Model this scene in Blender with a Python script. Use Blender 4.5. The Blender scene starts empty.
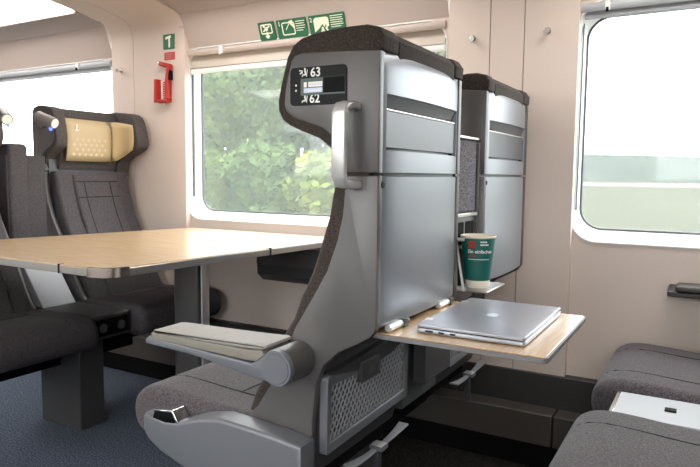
import bpy, bmesh, math, random
from mathutils import Vector, Matrix
random.seed(7)
scn = bpy.context.scene
COL = scn.collection
R = math.radians

# ------------------------------------------------------------------ materials
def mat(name, base, rough=.5, metal=0., emit=None, estr=0., noise=None, bump=None, spec=.5, coat=0., sheen=0.):
    m = bpy.data.materials.new(name); m.use_nodes = True
    nt = m.node_tree; b = nt.nodes['Principled BSDF']
    b.inputs['Base Color'].default_value = (*base, 1)
    b.inputs['Roughness'].default_value = rough
    b.inputs['Metallic'].default_value = metal
    b.inputs['Specular IOR Level'].default_value = spec
    b.inputs['Coat Weight'].default_value = coat; b.inputs['Coat Roughness'].default_value = .27
    b.inputs['Sheen Weight'].default_value = sheen
    if emit:
        b.inputs['Emission Color'].default_value = (*emit, 1); b.inputs['Emission Strength'].default_value = estr
    if noise or bump:
        tc = nt.nodes.new('ShaderNodeTexCoord')
    if noise:                                   # (second colour, scale, detail, (sx,sy,sz), lo, hi)
        c2, sc, det, st, lo, hi = noise
        mp = nt.nodes.new('ShaderNodeMapping'); mp.inputs['Scale'].default_value = st
        nz = nt.nodes.new('ShaderNodeTexNoise'); nz.inputs['Scale'].default_value = sc; nz.inputs['Detail'].default_value = det
        rp = nt.nodes.new('ShaderNodeValToRGB')
        rp.color_ramp.elements[0].position = lo; rp.color_ramp.elements[1].position = hi
        rp.color_ramp.elements[0].color = (*base, 1); rp.color_ramp.elements[1].color = (*c2, 1)
        L = nt.links
        L.new(tc.outputs['Object'], mp.inputs['Vector']); L.new(mp.outputs['Vector'], nz.inputs['Vector'])
        L.new(nz.outputs['Fac'], rp.inputs['Fac']); L.new(rp.outputs['Color'], b.inputs['Base Color'])
    if bump:                                    # (scale, strength, distance)
        nz2 = nt.nodes.new('ShaderNodeTexNoise'); nz2.inputs['Scale'].default_value = bump[0]; nz2.inputs['Detail'].default_value = 3
        bp = nt.nodes.new('ShaderNodeBump'); bp.inputs['Strength'].default_value = bump[1]; bp.inputs['Distance'].default_value = bump[2]
        nt.links.new(tc.outputs['Object'], nz2.inputs['Vector']); nt.links.new(nz2.outputs['Fac'], bp.inputs['Height'])
        nt.links.new(bp.outputs['Normal'], b.inputs['Normal'])
    return m

one = (1, 1, 1)
M = {}
M['wall'] = mat('warm beige wall plastic', (.63, .525, .46), .5, noise=((.65, .545, .48), 3, 2, one, .35, .65), spec=.3)
M['soffit'] = mat('soffit plastic in shade tone', (.40, .33, .30), .55, spec=.3)  # dark tone puts the shade of the downward-facing band into the colour
M['cove'] = mat('cove panel', (.47, .39, .345), .5, spec=.3)
M['seam'] = mat('panel joint', (.22, .17, .14), .7)
M['ceil'] = mat('ceiling white', (.68, .64, .60), .6)
M['white'] = mat('white window frame', (.80, .79, .77), .4)
M['gasket'] = mat('rubber gasket', (.10, .11, .115), .6)
M['blind'] = mat('blind fabric', (.60, .53, .46), .8)
M['blindgrey'] = mat('blind casing grey', (.42, .43, .45), .45)
M['base'] = mat('dark kick panel', (.035, .031, .029), .5)
M['heater'] = mat('brown heater cover', (.062, .051, .045), .5)
M['carpet'] = mat('blue grey carpet', (.022, .028, .044), .95, noise=((.17, .20, .26), 170, 4, one, .35, .72), bump=(260, .8, .004), spec=.1)
M['carpetshade'] = mat('carpet with under-seat shade', (.008, .007, .007), .95, noise=((.045, .038, .036), 170, 4, one, .4, .75), bump=(260, .8, .004), spec=.1)  # carpet colour darkened to carry the shade under the seats
M['fabric'] = mat('charcoal seat fabric', (.050, .042, .046), .9, noise=((.130, .113, .122), 290, 3, one, .40, .68), bump=(340, .5, .002), spec=.2, sheen=.15)
M['fabbrown'] = mat('dark brown headrest fabric', (.032, .024, .020), .9, noise=((.070, .054, .045), 300, 3, (1, 1, 1), .42, .7), bump=(340, .5, .002), spec=.2, sheen=.1)
M['fabgrey'] = mat('grey headrest cloth', (.062, .053, .051), .85, noise=((.108, .094, .090), 200, 3, one, .4, .7), bump=(320, .3, .001), spec=.2)
M['netgrey'] = mat('grey net cord', (.27, .27, .285), .45)
M['leather'] = mat('anthracite backrest cloth', (.048, .041, .044), .7, noise=((.078, .067, .071), 160, 3, one, .4, .7), bump=(300, .3, .001), spec=.3)
M['seamdark'] = mat('stitch line', (.012, .011, .012), .8)
M['speckle'] = mat('speckled grey felt', (.07, .066, .075), .95, noise=((.30, .28, .30), 420, 2, one, .44, .66), spec=.1)
M['shell'] = mat('silver grey shell paint', (.245, .26, .285), .33, .45, bump=(900, .05, .0005))
M['side'] = mat('warm grey side paint', (.110, .102, .101), .38, .25)
M['cast'] = mat('light grey moulded frame', (.155, .160, .178), .4, .2)
M['recess'] = mat('recess grey', (.085, .088, .092), .5, .2)
M['pouch'] = mat('pocket panel grey', (.115, .12, .13), .42, .35)
M['chrome'] = mat('polished chrome', (.80, .80, .80), .15, 1.)
M['satin'] = mat('satin aluminium', (.74, .73, .72), .32, .65)
M['black'] = mat('black plastic', (.004, .004, .005), .5, spec=.08)
M['blackmatt'] = mat('black underside', (.006, .0055, .006), .8, spec=.08)
M['arch'] = mat('dark grey arch', (.045, .043, .045), .45)
M['pad'] = mat('beige armrest pad', (.33, .31, .29), .6, bump=(200, .2, .001))
M['paddark'] = mat('taupe armrest pad edge', (.21, .19, .16), .6)
M['cream'] = mat('cream leather', (.50, .385, .225), .5, bump=(120, .25, .002))
M['creamwing'] = mat('tan leather wing', (.47, .34, .17), .5, bump=(120, .25, .002))  # slightly deeper tan for the angled wing part of the pillow
M['creamlite'] = mat('cream embossing', (.60, .47, .29), .4)
M['wood'] = mat('light oak laminate', (.50, .32, .155), .32, noise=((.68, .48, .28), 9, 6, (1.2, 14, 1), .3, .72), spec=.5, coat=1)
M['woodx'] = mat('oak tray laminate', (.50, .315, .15), .35, noise=((.68, .47, .27), 9, 6, (14, 1.2, 1), .3, .72), spec=.5, coat=1)
M['edge'] = mat('aluminium table edge', (.42, .41, .39), .3, .8)
M['edgedark'] = mat('dark laminate edge', (.16, .15, .15), .5)
M['post'] = mat('dark grey table post', (.10, .095, .095), .35, .5)
M['lapt'] = mat('laptop silver', (.40, .415, .47), .30, .5)
M['laptlogo'] = mat('laptop emblem', (.52, .53, .56), .25, .8)
M['green'] = mat('safety green', (.016, .125, .06), .5)
M['glyph'] = mat('photoluminescent white', (.78, .80, .62), .5)
M['red'] = mat('signal red', (.42, .018, .012), .4)
M['redsign'] = mat('red label', (.50, .06, .05), .5)
M['cup'] = mat('cup green', (.004, .115, .10), .5)
M['paper'] = mat('paper cream', (.80, .73, .62), .7)
M['cupred'] = mat('cup red print', (.34, .04, .03), .5)
M['cuptext'] = mat('cup white print', (.85, .87, .85), .5)
M['display'] = mat('display bezel', (.014, .014, .0145), .6, spec=.2)
M['num'] = mat('white numerals', (.85, .85, .83), .5)
M['lcd'] = mat('lit display', (.1, .1, .12), .3, emit=(.62, .72, .95), estr=.35)
M['lcdw'] = mat('lit display text row', (.1, .1, .1), .3, emit=(.95, .86, .70), estr=.4)
M['lcdg'] = mat('display green border', (.02, .05, .035), .3)
M['led'] = mat('blue led', (.02, .02, .3), .3, emit=(.05, .10, 1), estr=3)
M['bulb'] = mat('reading lamp lens', (.8, .78, .7), .3, emit=(1, .93, .8), estr=.12)
M['lamp'] = mat('taupe lamp housing', (.22, .195, .185), .45)
M['lightpanel'] = mat('ceiling light diffuser', (.8, .8, .8), .5, emit=(1, .97, .94), estr=5.5)
M['consolewhite'] = mat('pale console top', (.44, .45, .48), .4)
M['grass'] = mat('meadow', (.052, .056, .040), .95, noise=((.068, .070, .050), .25, 4, (.3, 1.5, 1), .35, .65), spec=0)
M['bank'] = mat('bank grass', (.07, .10, .03), .95, noise=((.15, .17, .07), 1.6, 5, one, .35, .65), spec=0)
M['paleground'] = mat('pale ground', (.19, .19, .185), .95, spec=0)
M['hill'] = mat('distant wooded hill', (.040, .050, .043), .95, noise=((.052, .062, .054), .06, 5, one, .4, .6), spec=0)
M['leafA'] = mat('leaf green', (.040, .075, .014), .8, noise=((.165, .230, .058), 1.3, 5, one, .35, .65), spec=.1)
M['leafB'] = mat('leaf blue green', (.030, .062, .018), .8, noise=((.125, .180, .062), 1.3, 5, one, .35, .65), spec=.1)
M['leafC'] = mat('leaf yellow green', (.060, .090, .015), .8, noise=((.185, .215, .055), 1.3, 5, one, .35, .65), spec=.1)
M['bark'] = mat('bark', (.07, .05, .04), .9)
def glass():
    m = bpy.data.materials.new('window glass'); m.use_nodes = True; nt = m.node_tree; nt.nodes.clear()
    o = nt.nodes.new('ShaderNodeOutputMaterial'); mx = nt.nodes.new('ShaderNodeMixShader')
    t = nt.nodes.new('ShaderNodeBsdfTransparent'); g = nt.nodes.new('ShaderNodeBsdfGlossy')
    t.inputs['Color'].default_value = (.95, .97, .96, 1); g.inputs['Roughness'].default_value = .03
    mx.inputs['Fac'].default_value = .02
    tl = nt.nodes.new('ShaderNodeBsdfTranslucent'); tl.inputs['Color'].default_value = (.93, .96, .96, 1)
    m2 = nt.nodes.new('ShaderNodeMixShader'); m2.inputs['Fac'].default_value = .045
    nt.links.new(t.outputs[0], m2.inputs[1]); nt.links.new(tl.outputs[0], m2.inputs[2]); nt.links.new(m2.outputs[0], mx.inputs[1]); nt.links.new(g.outputs[0], mx.inputs[2]); nt.links.new(mx.outputs[0], o.inputs['Surface'])
    return m
M['glass'] = glass()

# ------------------------------------------------------------------ mesh helpers
class MB:
    def __init__(s): s.v = []; s.f = []; s.mi = []
    def add(s, vs, fs, m=0):
        n = len(s.v); s.v += [tuple(p) for p in vs]
        for f in fs: s.f.append(tuple(i + n for i in f)); s.mi.append(m)
        return s
    def box(s, x0, x1, y0, y1, z0, z1, m=0):
        return s.add([(x0,y0,z0),(x1,y0,z0),(x1,y1,z0),(x0,y1,z0),(x0,y0,z1),(x1,y0,z1),(x1,y1,z1),(x0,y1,z1)],
                     [(0,3,2,1),(4,5,6,7),(0,1,5,4),(1,2,6,5),(2,3,7,6),(3,0,4,7)], m)
    def prism(s, poly, a0, a1, axis='y', m=0, r=0., n=4):
        """polygon in the two other axes, extruded along axis, with its rims rounded by r"""
        if area(poly) < 0: poly = poly[::-1]
        def pt(p, a):
            if axis == 'y': return (p[0], a, p[1])
            if axis == 'x': return (a, p[0], p[1])
            return (p[0], p[1], a)
        secs = []
        if r > 0:
            for k in range(n):
                t = k / n * math.pi / 2
                secs.append((a0 + r*(1-math.cos(t)), r*(1-math.sin(t))))
            secs.append((a0 + r, 0)); secs.append((a1 - r, 0))
            for k in range(n-1, -1, -1):
                t = k / n * math.pi / 2
                secs.append((a1 - r*(1-math.cos(t)), r*(1-math.sin(t))))
        else: secs = [(a0, 0), (a1, 0)]
        N = len(poly); vs = []; fs = []
        for a, d in secs: vs += [pt(p, a) for p in (inset(poly, d) if d else poly)]
        for k in range(len(secs)-1):
            for i in range(N):
                j = (i+1) % N
                fs.append((k*N+i, k*N+j, (k+1)*N+j, (k+1)*N+i))
        fs.append(tuple(range(N-1, -1, -1))); fs.append(tuple((len(secs)-1)*N + i for i in range(N)))
        if axis == 'y': fs = [f[::-1] for f in fs]
        return s.add(vs, fs, m)
    def rod(s, p0, p1, r0, r1=None, n=12, m=0):
        if r1 is None: r1 = r0
        p0, p1 = Vector(p0), Vector(p1); d = (p1-p0).normalized()
        a = d.orthogonal().normalized(); b = d.cross(a)
        vs = []
        for p, r in ((p0, r0), (p1, r1)):
            for i in range(n):
                t = 2*math.pi*i/n; vs.append(p + a*math.cos(t)*r + b*math.sin(t)*r)
        fs = [(i, (i+1) % n, n+(i+1) % n, n+i) for i in range(n)] + [tuple(range(n-1, -1, -1)), tuple(range(n, 2*n))]
        return s.add(vs, fs, m)
    def tube(s, pts, r, n=8, m=0):
        pts = [Vector(p) for p in pts]; vs = []; fs = []
        d0 = (pts[1]-pts[0]).normalized(); a = d0.orthogonal().normalized()
        for k, p in enumerate(pts):
            d = (pts[min(k+1, len(pts)-1)] - pts[max(k-1, 0)]).normalized()
            a = (a - d*a.dot(d)).normalized(); b = d.cross(a)
            for i in range(n):
                t = 2*math.pi*i/n; vs.append(p + a*math.cos(t)*r + b*math.sin(t)*r)
        for k in range(len(pts)-1):
            for i in range(n):
                j = (i+1) % n; fs.append((k*n+i, k*n+j, (k+1)*n+j, (k+1)*n+i))
        fs.append(tuple(range(n-1, -1, -1))); fs.append(tuple((len(pts)-1)*n+i for i in range(n)))
        return s.add(vs, fs, m)
    def lathe(s, prof, c, n=40, m=0, mf=None):
        vs = []; fs0 = []
        for r, z in prof:
            for i in range(n):
                t = 2*math.pi*i/n; vs.append((c[0]+r*math.cos(t), c[1]+r*math.sin(t), c[2]+z))
        base = len(s.v); s.v += vs
        for k in range(len(prof)-1):
            for i in range(n):
                j = (i+1) % n; s.f.append((base+k*n+i, base+k*n+j, base+(k+1)*n+j, base+(k+1)*n+i)); s.mi.append(mf(k) if mf else m)
        return s
    def quad(s, a, b, c, d, m=0): return s.add([a, b, c, d], [(0, 1, 2, 3)], m)
    def build(s, name, mats, parent=None, origin=(0, 0, 0), bevel=0., seg=2, smooth=32, tri=False):
        me = bpy.data.meshes.new(name)
        o3 = Vector(origin)
        me.from_pydata([tuple(Vector(v)-o3) for v in s.v], [], s.f)
        for mm in (mats if isinstance(mats, (list, tuple)) else [mats]): me.materials.append(M[mm])
        for p, i in zip(me.polygons, s.mi): p.material_index = i
        bm = bmesh.new(); bm.from_mesh(me)
        bmesh.ops.remove_doubles(bm, verts=bm.verts, dist=1e-6)
        bmesh.ops.recalc_face_normals(bm, faces=bm.faces)
        bm.to_mesh(me); bm.free()
        for p in me.polygons: p.use_smooth = True
        me.set_sharp_from_angle(angle=R(smooth))
        ob = bpy.data.objects.new(name, me); COL.objects.link(ob)
        if parent: ob.parent = parent
        elif tuple(origin) != (0, 0, 0): ob.location = origin
        if bevel:
            md = ob.modifiers.new('bevel', 'BEVEL'); md.width = bevel; md.segments = seg; md.limit_method = 'ANGLE'; md.angle_limit = R(40); md.harden_normals = False
        return ob
def area(p): return sum(p[i][0]*p[(i+1) % len(p)][1]-p[(i+1) % len(p)][0]*p[i][1] for i in range(len(p)))/2
def inset(poly, d):
    n = len(poly); out = []
    for i in range(n):
        p0, p1, p2 = Vector(poly[i-1]), Vector(poly[i]), Vector(poly[(i+1) % n])
        e1 = (p1-p0).normalized(); e2 = (p2-p1).normalized()
        n1 = Vector((-e1.y, e1.x)); n2 = Vector((-e2.y, e2.x)); q = n1+n2
        q = q.normalized() if q.length > 1e-6 else n1
        k = min(1/max(q.dot(n1), .35), 1.6)
        out.append(tuple(p1 + q*d*k))
    return out
def smoothpoly(poly, it=1):
    for _ in range(it):
        out = []
        for i in range(len(poly)):
            a, b = poly[i], poly[(i+1) % len(poly)]
            out += [(a[0]*.75+b[0]*.25, a[1]*.75+b[1]*.25), (a[0]*.25+b[0]*.75, a[1]*.25+b[1]*.75)]
        poly = out
    return poly
def rrect(x0, x1, y0, y1, r, n=6):
    out = []
    for cx, cy, a0 in ((x1-r, y1-r, 0), (x0+r, y1-r, 90), (x0+r, y0+r, 180), (x1-r, y0+r, 270)):
        for k in range(n+1):
            t = R(a0 + 90*k/n); out.append((cx+r*math.cos(t), cy+r*math.sin(t)))
    return out
def ring(n, r, cx=0, cy=0): return [(cx+r*math.cos(2*math.pi*i/n), cy+r*math.sin(2*math.pi*i/n)) for i in range(n)]
def text_tris(body, size):
    cu = bpy.data.curves.new('txt', 'FONT'); cu.body = body; cu.size = size; cu.resolution_u = 3; cu.offset = size*.018
    ob = bpy.data.objects.new('txt', cu); COL.objects.link(ob)
    dg = bpy.context.evaluated_depsgraph_get(); ev = ob.evaluated_get(dg); me = ev.to_mesh()
    vs = [(v.co.x, v.co.y) for v in me.vertices]; fs = [tuple(p.vertices) for p in me.polygons]
    ev.to_mesh_clear(); bpy.data.objects.remove(ob); bpy.data.curves.remove(cu)
    return vs, fs
def tag(o, label=None, cat=None, group=None, kind=None):
    if label: o['label'] = label
    if cat: o['category'] = cat
    if group: o['group'] = group
    if kind: o['kind'] = kind
    return o
def thing(name, label, cat, loc=(0, 0, 0), rotz=0., group=None, rot=None):
    o = bpy.data.objects.new(name, None); o.empty_display_size = .1; COL.objects.link(o)
    o.location = loc; o.rotation_euler = rot if rot else (0, 0, rotz)
    return tag(o, label, cat, group)
def struct(o): o['kind'] = 'structure'; return o

# ------------------------------------------------------------------ the carriage shell
YW = 2.25                     # window-side wall
YO = -.75                     # wall on the other side of the aisle
X0, X1 = -4.6, 2.0
WIN = [(-4.02, -2.69), (-2.188, -.885), (-.42, .90)]
RIBS = [(-4.6, -4.02), (-2.662, -2.165), (-.868, -.411), (.90, 2.0)]
Z0, Z1, ZT = .783, 1.572, 1.585
def wall_mesh(name, y):
    bm = bmesh.new()
    def loop(pts):
        vs = [bm.verts.new((p[0], y, p[1])) for p in pts]
        return [bm.edges.new((vs[i], vs[(i+1) % len(vs)])) for i in range(len(vs))]
    ed = loop([(X0, 0), (X1, 0), (X1, ZT), (X0, ZT)])
    for a, b in WIN: ed += loop(rrect(a, b, Z0, Z1, .085, 8))
    bmesh.ops.triangle_fill(bm, edges=ed, use_beauty=True, use_dissolve=False)
    bmesh.ops.recalc_face_normals(bm, faces=bm.faces)
    me = bpy.data.meshes.new(name); bm.to_mesh(me); bm.free(); me.materials.append(M['wall'])
    o = bpy.data.objects.new(name, me); COL.objects.link(o)
    md = o.modifiers.new('thick', 'SOLIDIFY'); md.thickness = .004; md.offset = 0
    return struct(o)
wall_mesh('wall_back', YW); wall_mesh('wall_front', YO)
struct(MB().box(X0-.04, X0, YO-.1, YW+.1, 0, 2.2).build('wall_left', 'wall'))
struct(MB().box(X1, X1+.04, YO-.1, YW+.1, 0, 2.2).build('wall_right', 'wall'))
struct(MB().box(X0-.04, X1+.04, YO-.1, YW+.1, -.06, 0).build('floor', 'carpet'))
struct(MB().box(-1.22, .75, 1.00, 2.139, 0, .004).build('floor', 'carpetshade'))  # thin dark sheet over the carpet, painting in the under-seat shade
# ceiling: cross-section of the luggage-rack undersides and the middle vault
prof = [(2.195, 1.722), (2.04, 1.768), (1.75, 1.802), (1.3, 2.0), (.75, 2.08), (.2, 2.0), (-.25, 1.802), (-.54, 1.768), (-.695, 1.722)]
mb = MB()
for (ya, za), (yb, zb) in zip(prof[:-1], prof[1:]):
    for a, b in (WIN if ya > 1.76 or yb < -.26 else [(X0, X1)]): mb.quad((a, ya, za), (b, ya, za), (b, yb, zb-.002*(ya > 2.1)), (a, yb, zb), 1 if ya > 2.1 or yb < -.6 else 0)
struct(mb.build('ceiling', ['ceil', 'soffit']))
struct(MB().box(X0, X1, YO-.1, YW+.1, 2.12, 2.16).build('ceiling', 'ceil'))
for y0, sg in ((YW, -1), (YO, 1)):          # sloping cove panel above the windows
    for a, b in WIN: struct(MB().prism([(y0, Z1), (y0+sg*.055, 1.722), (y0+sg*.21, 1.768), (y0+sg*.21, 2.0), (y0, 2.0)], a-.008, b+.008, 'x').build('trim_1', 'cove'))
# pillars: a panelled post curving over into the ceiling
RD = .032
def rib(x0, x1, yw, sg, cuts):
    d = RD
    ps = [(yw+sg*d, .30), (yw+sg*d, 1.585)]
    for k in range(7):
        t = R(90*k/6); ps.append((yw+sg*(d+.09-.09*math.cos(t)), 1.645+.09*math.sin(t)))
    ps += [(yw+sg*.21, 1.752), (yw+sg*.5, 1.786), (yw+sg*.95, 1.985), (yw+sg*1.5, 2.065)]
    back = [(yw+sg*1.5, 2.10), (yw, 2.10), (yw, .30)]
    mb = MB(); xs = [x0] + cuts + [x1]
    for a, b in zip(xs[:-1], xs[1:]): mb.prism(ps+back, a+.0016, b-.0016, 'x', 0)
    q = [(p[0]-sg*.004, p[1]+.004) for p in ps]
    mb.prism(q+back, x0+.01, x1-.01, 'x', 1)
    struct(mb.build('trim_2', ['wall', 'seam'], smooth=35))
for (a, b), cuts in zip(RIBS, ([], [-2.505], [-.712, -.592], [1.1])):
    rib(a, b, YW, -1, cuts); rib(a, b, YO, 1, cuts)
# windows: flared white reveal, rubber gasket, pane
def window(a, b, y, sg, k):
    o = MB(); d = .09
    A = rrect(a, b, Z0, Z1, .085, 8); B = rrect(a+.012, b-.012, Z0+.033, Z1-.03, .075, 8); n = len(A)
    A1 = rrect(a-.004, b+.004, Z0-.004, Z1+.004, .088, 8)
    vs = [(p[0], y+sg*(-.006), p[1]) for p in A1] + [(p[0], y-sg*.006, p[1]) for p in A] + [(p[0], y+sg*d, p[1]) for p in B]
    fs = [(k2*n+i, k2*n+(i+1) % n, (k2+1)*n+(i+1) % n, (k2+1)*n+i) for k2 in range(2) for i in range(n)]
    o.add(vs, fs, 0)
    C = inset(B, .006)
    o.add([(p[0], y+sg*(d-.003), p[1]) for p in B] + [(p[0], y+sg*(d-.003), p[1]) for p in C] + [(p[0], y+sg*(d+.01), p[1]) for p in C],
          [(k2*n+i, k2*n+(i+1) % n, (k2+1)*n+(i+1) % n, (k2+1)*n+i) for k2 in range(2) for i in range(n)], 1)
    for xg, s2 in ((a+.010, 1), (b-.010, -1)):          # guide rails of the blind
        o.box(xg-.002, xg+.002, min(y+sg*.03, y+sg*.04), max(y+sg*.03, y+sg*.04), .885, 1.53, 1)
    w = struct(o.build('window_%d' % k, ['white', 'gasket'], smooth=40))
    g = MB().prism([(p[0], p[1]) for p in B], y+sg*(d+.004), y+sg*(d+.010), 'y')
    struct(g.build('glass_pane', 'glass', w))
k = 1
for a, b in WIN: window(a, b, YW, 1, k); k += 1
for a, b in WIN: window(a, b, YO, -1, k); k += 1
# kick panels and heater duct along the window wall
struct(MB().box(X0, X1, 2.205, 2.249, 0, .312).build('baseboard_back', 'base', bevel=.003))
struct(MB().box(X0, X1, YO, YO+.04, 0, .312).build('baseboard_front', 'base', bevel=.003))
t = thing('heater_duct', 'long brown heater duct running along the foot of the window wall', 'heater', (-1.5, 2.15, 0))
hm = MB()
for a, b in ((X0+.01, -2.71), (-2.705, -1.62), (-1.615, -.43), (-.425, X1-.01)): hm.box(a, b, 2.12, 2.203, .09, .20)
hm.build('cover', 'heater', t, (-1.5, 2.15, 0), bevel=.004)
gm = MB().box(X0+.02, X1-.02, 2.14, 2.203, 0, .09)
gm.build('plinth', 'blackmatt', t, (-1.5, 2.15, 0))

# ceiling lights
LB = {0: 'over the leftmost window', 1: 'over the table window', 2: 'over the rightmost window'}
for i, (a, b) in enumerate(WIN):
    for yw, sg, nm in ((2.035, -1, 'long white ceiling light panel '), (-.535, 1, 'long white ceiling light panel across the aisle, facing the one ')):
        cx = (a+b)/2; z = 1.762
        t = thing('ceiling_light', nm + LB[i], 'light', (cx, yw, z), 0, 'ceiling light panels')
        q = [(yw, 1.764), (yw+sg*.27, 1.796), (yw+sg*.27, 1.792), (yw, 1.760)]
        MB().prism(q, a+.012, b-.012, 'x').build('diffuser', 'lightpanel', t, (cx, yw, z))
        MB().box(a, b, min(yw, yw-sg*.012), max(yw, yw-sg*.012), 1.752, 1.768).build('frame', 'soffit', t, (cx, yw, z))

# roller blinds
def blind(a, b, mid, label, xc):
    cx = (a+b)/2; org = (cx, YW, 1.53)
    t = thing('roller_blind', label, 'blind', org, 0, 'roller blinds over the windows')
    c = 'cove' if mid else 'blindgrey'
    MB().prism(smoothpoly([(2.249, 1.568), (2.238, 1.566), (2.234, 1.558), (2.236, 1.542), (2.249, 1.538)], 1), a+.004, b-.004, 'x').build('casing', c, t, org)
    if mid:
        MB().box(a+.016, b-.016, 2.268, 2.271, 1.484, 1.545).build('shade', 'blind', t, org)
        MB().prism(rrect(2.262, 2.278, 1.462, 1.486, .005, 3), a+.016, b-.016, 'x').build('bottom_bar', 'white', t, org)
        MB().box(a+.016, b-.016, 2.261, 2.2625, 1.485, 1.488).build('bar_line', 'seam', t, org)
    else:
        MB().prism(rrect(2.256, 2.276, 1.520, 1.546, .006, 3), a+.016, b-.016, 'x').build('bottom_bar', 'blindgrey', t, org)
    cl = MB().prism(rrect(xc-.0075, xc+.0075, 1.536, 1.566, .004, 2), 2.224, 2.235, 'y')
    cl.box(xc-.004, xc+.004, 2.218, 2.228, 1.530, 1.543, 1 if not mid else 0)
    cl.build('pull_clip', ['white', 'black'], t, org, bevel=.001)
blind(*WIN[0], False, 'grey rolled-up blind casing above the leftmost window', -2.94)
blind(*WIN[1], True, 'cream roller blind pulled down a little over the table window', -1.955)
blind(*WIN[2], False, 'grey rolled-up blind casing above the rightmost window', -.330)

# coat hooks
def hook(x, z, label):
    o = MB(); y = YW-RD
    o.rod((x, y, z), (x, y-.004, z), .012, .012, 16)
    o.rod((x, y-.004, z), (x+.003, y-.026, z-.004), .0055, .006, 12)
    o.rod((x+.003, y-.026, z-.004), (x+.0035, y-.032, z-.005), .010, .009, 14)
    tag(o.build('coat_hook', 'chrome', origin=(x, y, z)), label, 'hook', 'coat hooks on the pillars')
hook(-2.592, 1.503, 'small chrome coat hook left of the red hammer')
hook(-.774, 1.485, 'small chrome coat hook right of the table window, nearer the tall headrests')
hook(-.514, 1.487, 'small chrome coat hook beside the rightmost window')

# wall armrest by the right seats and bin under the table
t = thing('wall_armrest', 'thin dark armrest on the wall beneath the rightmost window', 'armrest', (.13, 2.235, .65))
MB().prism([(2.249, .662), (2.15, .652), (2.15, .636), (2.249, .628)], -.108, .36, 'x').build('bracket', 'base', t, (.13, 2.235, .65), bevel=.004)
MB().prism(rrect(2.145, 2.235, .654, .672, .007, 3), -.086, .36, 'x', r=.008).build('arm_pad', 'heater', t, (.13, 2.235, .65))
t = thing('waste_bin', 'dark grey waste bin on the wall under the table', 'bin', (-1.5, 2.235, .52))
MB().prism([(2.236, .535), (2.16, .545), (2.122, .575), (2.12, .695), (2.236, .695)], -1.672, -1.28, 'x', r=.006).build('body', 'arch', t, (-1.5, 2.235, .52))
MB().box(-1.667, -1.285, 2.112, 2.14, .615, .696).build('flap', 'post', t, (-1.5, 2.235, .52), bevel=.004)

# ------------------------------------------------------------------ signs and hammer
def glyph_bar(o, x0, x1, z0, z1, y=-.004, m=0): o.box(x0, x1, y-.0012, y, z0, z1, m)
def seg(o, p, q, w, y=-.004, m=0):
    p, q = Vector(p), Vector(q); d = (q-p).normalized(); n = Vector((-d.y, d.x))*w/2
    o.prism([tuple(p+n), tuple(p-n), tuple(q-n), tuple(q+n)], y-.0012, y, 'y', m)
def frame2(o, x0, x1, z0, z1, w, r, y=-.004):
    A = rrect(x0, x1, z0, z1, r, 4); B = rrect(x0+w, x1-w, z0+w, z1-w, max(r-w, .001), 4); n = len(A)
    o.add([(p[0], y-.0012, p[1]) for p in A] + [(p[0], y-.0012, p[1]) for p in B], [(i, (i+1) % n, n+(i+1) % n, n+i) for i in range(n)])
tilt = math.atan(.055/.150)
def sign(x0, x1, z0, z1, label, fn):
    cx, cz = (x0+x1)/2, (z0+z1)/2; y = YW-(cz-Z1)*.055/.150-.0025
    t = thing('safety_sign', label, 'sign', (cx, y, cz), 0, 'green window exit signs', rot=(tilt, 0, 0))
    w, h = (x1-x0)/2, (z1-z0)/2/math.cos(tilt)
    MB().prism(rrect(-w, w, -h, h, .004, 3), -.004, 0, 'y').build('plate', 'green', t)
    o = MB(); fn(o, w, h); o.build('pictogram', 'glyph', t)
def s1(o, w, h):
    frame2(o, -w*.72, w*.72, -h*.30, h*.78, .0055, .008)
    seg(o, (-.004, h*.45), (.002, h*.05), .012); seg(o, (.002, h*.3), (.018, h*.55), .006); seg(o, (-.003, h*.3), (-.018, h*.02), .006)
    o.prism(ring(10, .0055, -.012, h*.55), -.0052, -.004, 'y'); seg(o, (0, -h*.1), (0, -h*.72), .010)
    seg(o, (-.010, -h*.48), (0, -h*.75), .006); seg(o, (.010, -h*.48), (0, -h*.75), .006)
def num(o, s, x, z, size):
    vs, fs = text_tris(s, size); o.add([(x+a, -.0052, z+b) for a, b in vs], fs)
def lines(o, x0, x1, z0, n, dz):
    for i in range(n): glyph_bar(o, x0, x1-(.012 if i == n-1 else .004*(i % 2)), z0-i*dz, z0-i*dz+.0030)
def s2(o, w, h):
    num(o, '1', -w+.008, h*.35, .026)
    frame2(o, -w*.66, w*.22, -h*.68, h*.70, .005, .009)
    seg(o, (-w*.02, h*.55), (w*.2, h*.05), .010); seg(o, (-w*.12, h*.62), (w*.1, h*.72), .012); seg(o, (-w*.4, -h*.1), (-w*.15, h*.5), .003)
    lines(o, w*.30, w*.9, h*.62, 5, h*.24)
def s3(o, w, h):
    num(o, '2', -w+.006, h*.35, .024)
    o.prism([(-w*.72, -h*.72), (-w*.72, h*.55), (-w*.60, h*.74), (w*.02, h*.74), (w*.12, h*.58), (w*.12, -h*.20), (-w*.02, -h*.34), (-w*.06, h*.02), (-w*.16, -h*.30), (-w*.24, h*.06), (-w*.36, -h*.2), (-w*.5, -h*.45)], -.0052, -.004, 'y')
    for cx in (-.022, -.004): o.prism(ring(10, .0055, cx, -h*.40), -.0052, -.004, 'y')
    seg(o, (-.022, -h*.45), (-.030, -h*.85), .007); seg(o, (-.022, -h*.45), (-.013, -h*.85), .006); seg(o, (-.004, -h*.45), (.004, -h*.85), .007)
    lines(o, w*.22, w*.92, h*.70, 6, h*.22)
sign(-1.740, -1.656, 1.571, 1.643, 'smallest green exit sign above the table window, square with arrow', s1)
sign(-1.643, -1.494, 1.571, 1.643, 'green window breaking sign numbered 1, between the two other signs', s2)
sign(-1.481, -1.312, 1.571, 1.643, 'green window exit sign numbered 2, above the big headrest', s3)
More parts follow.
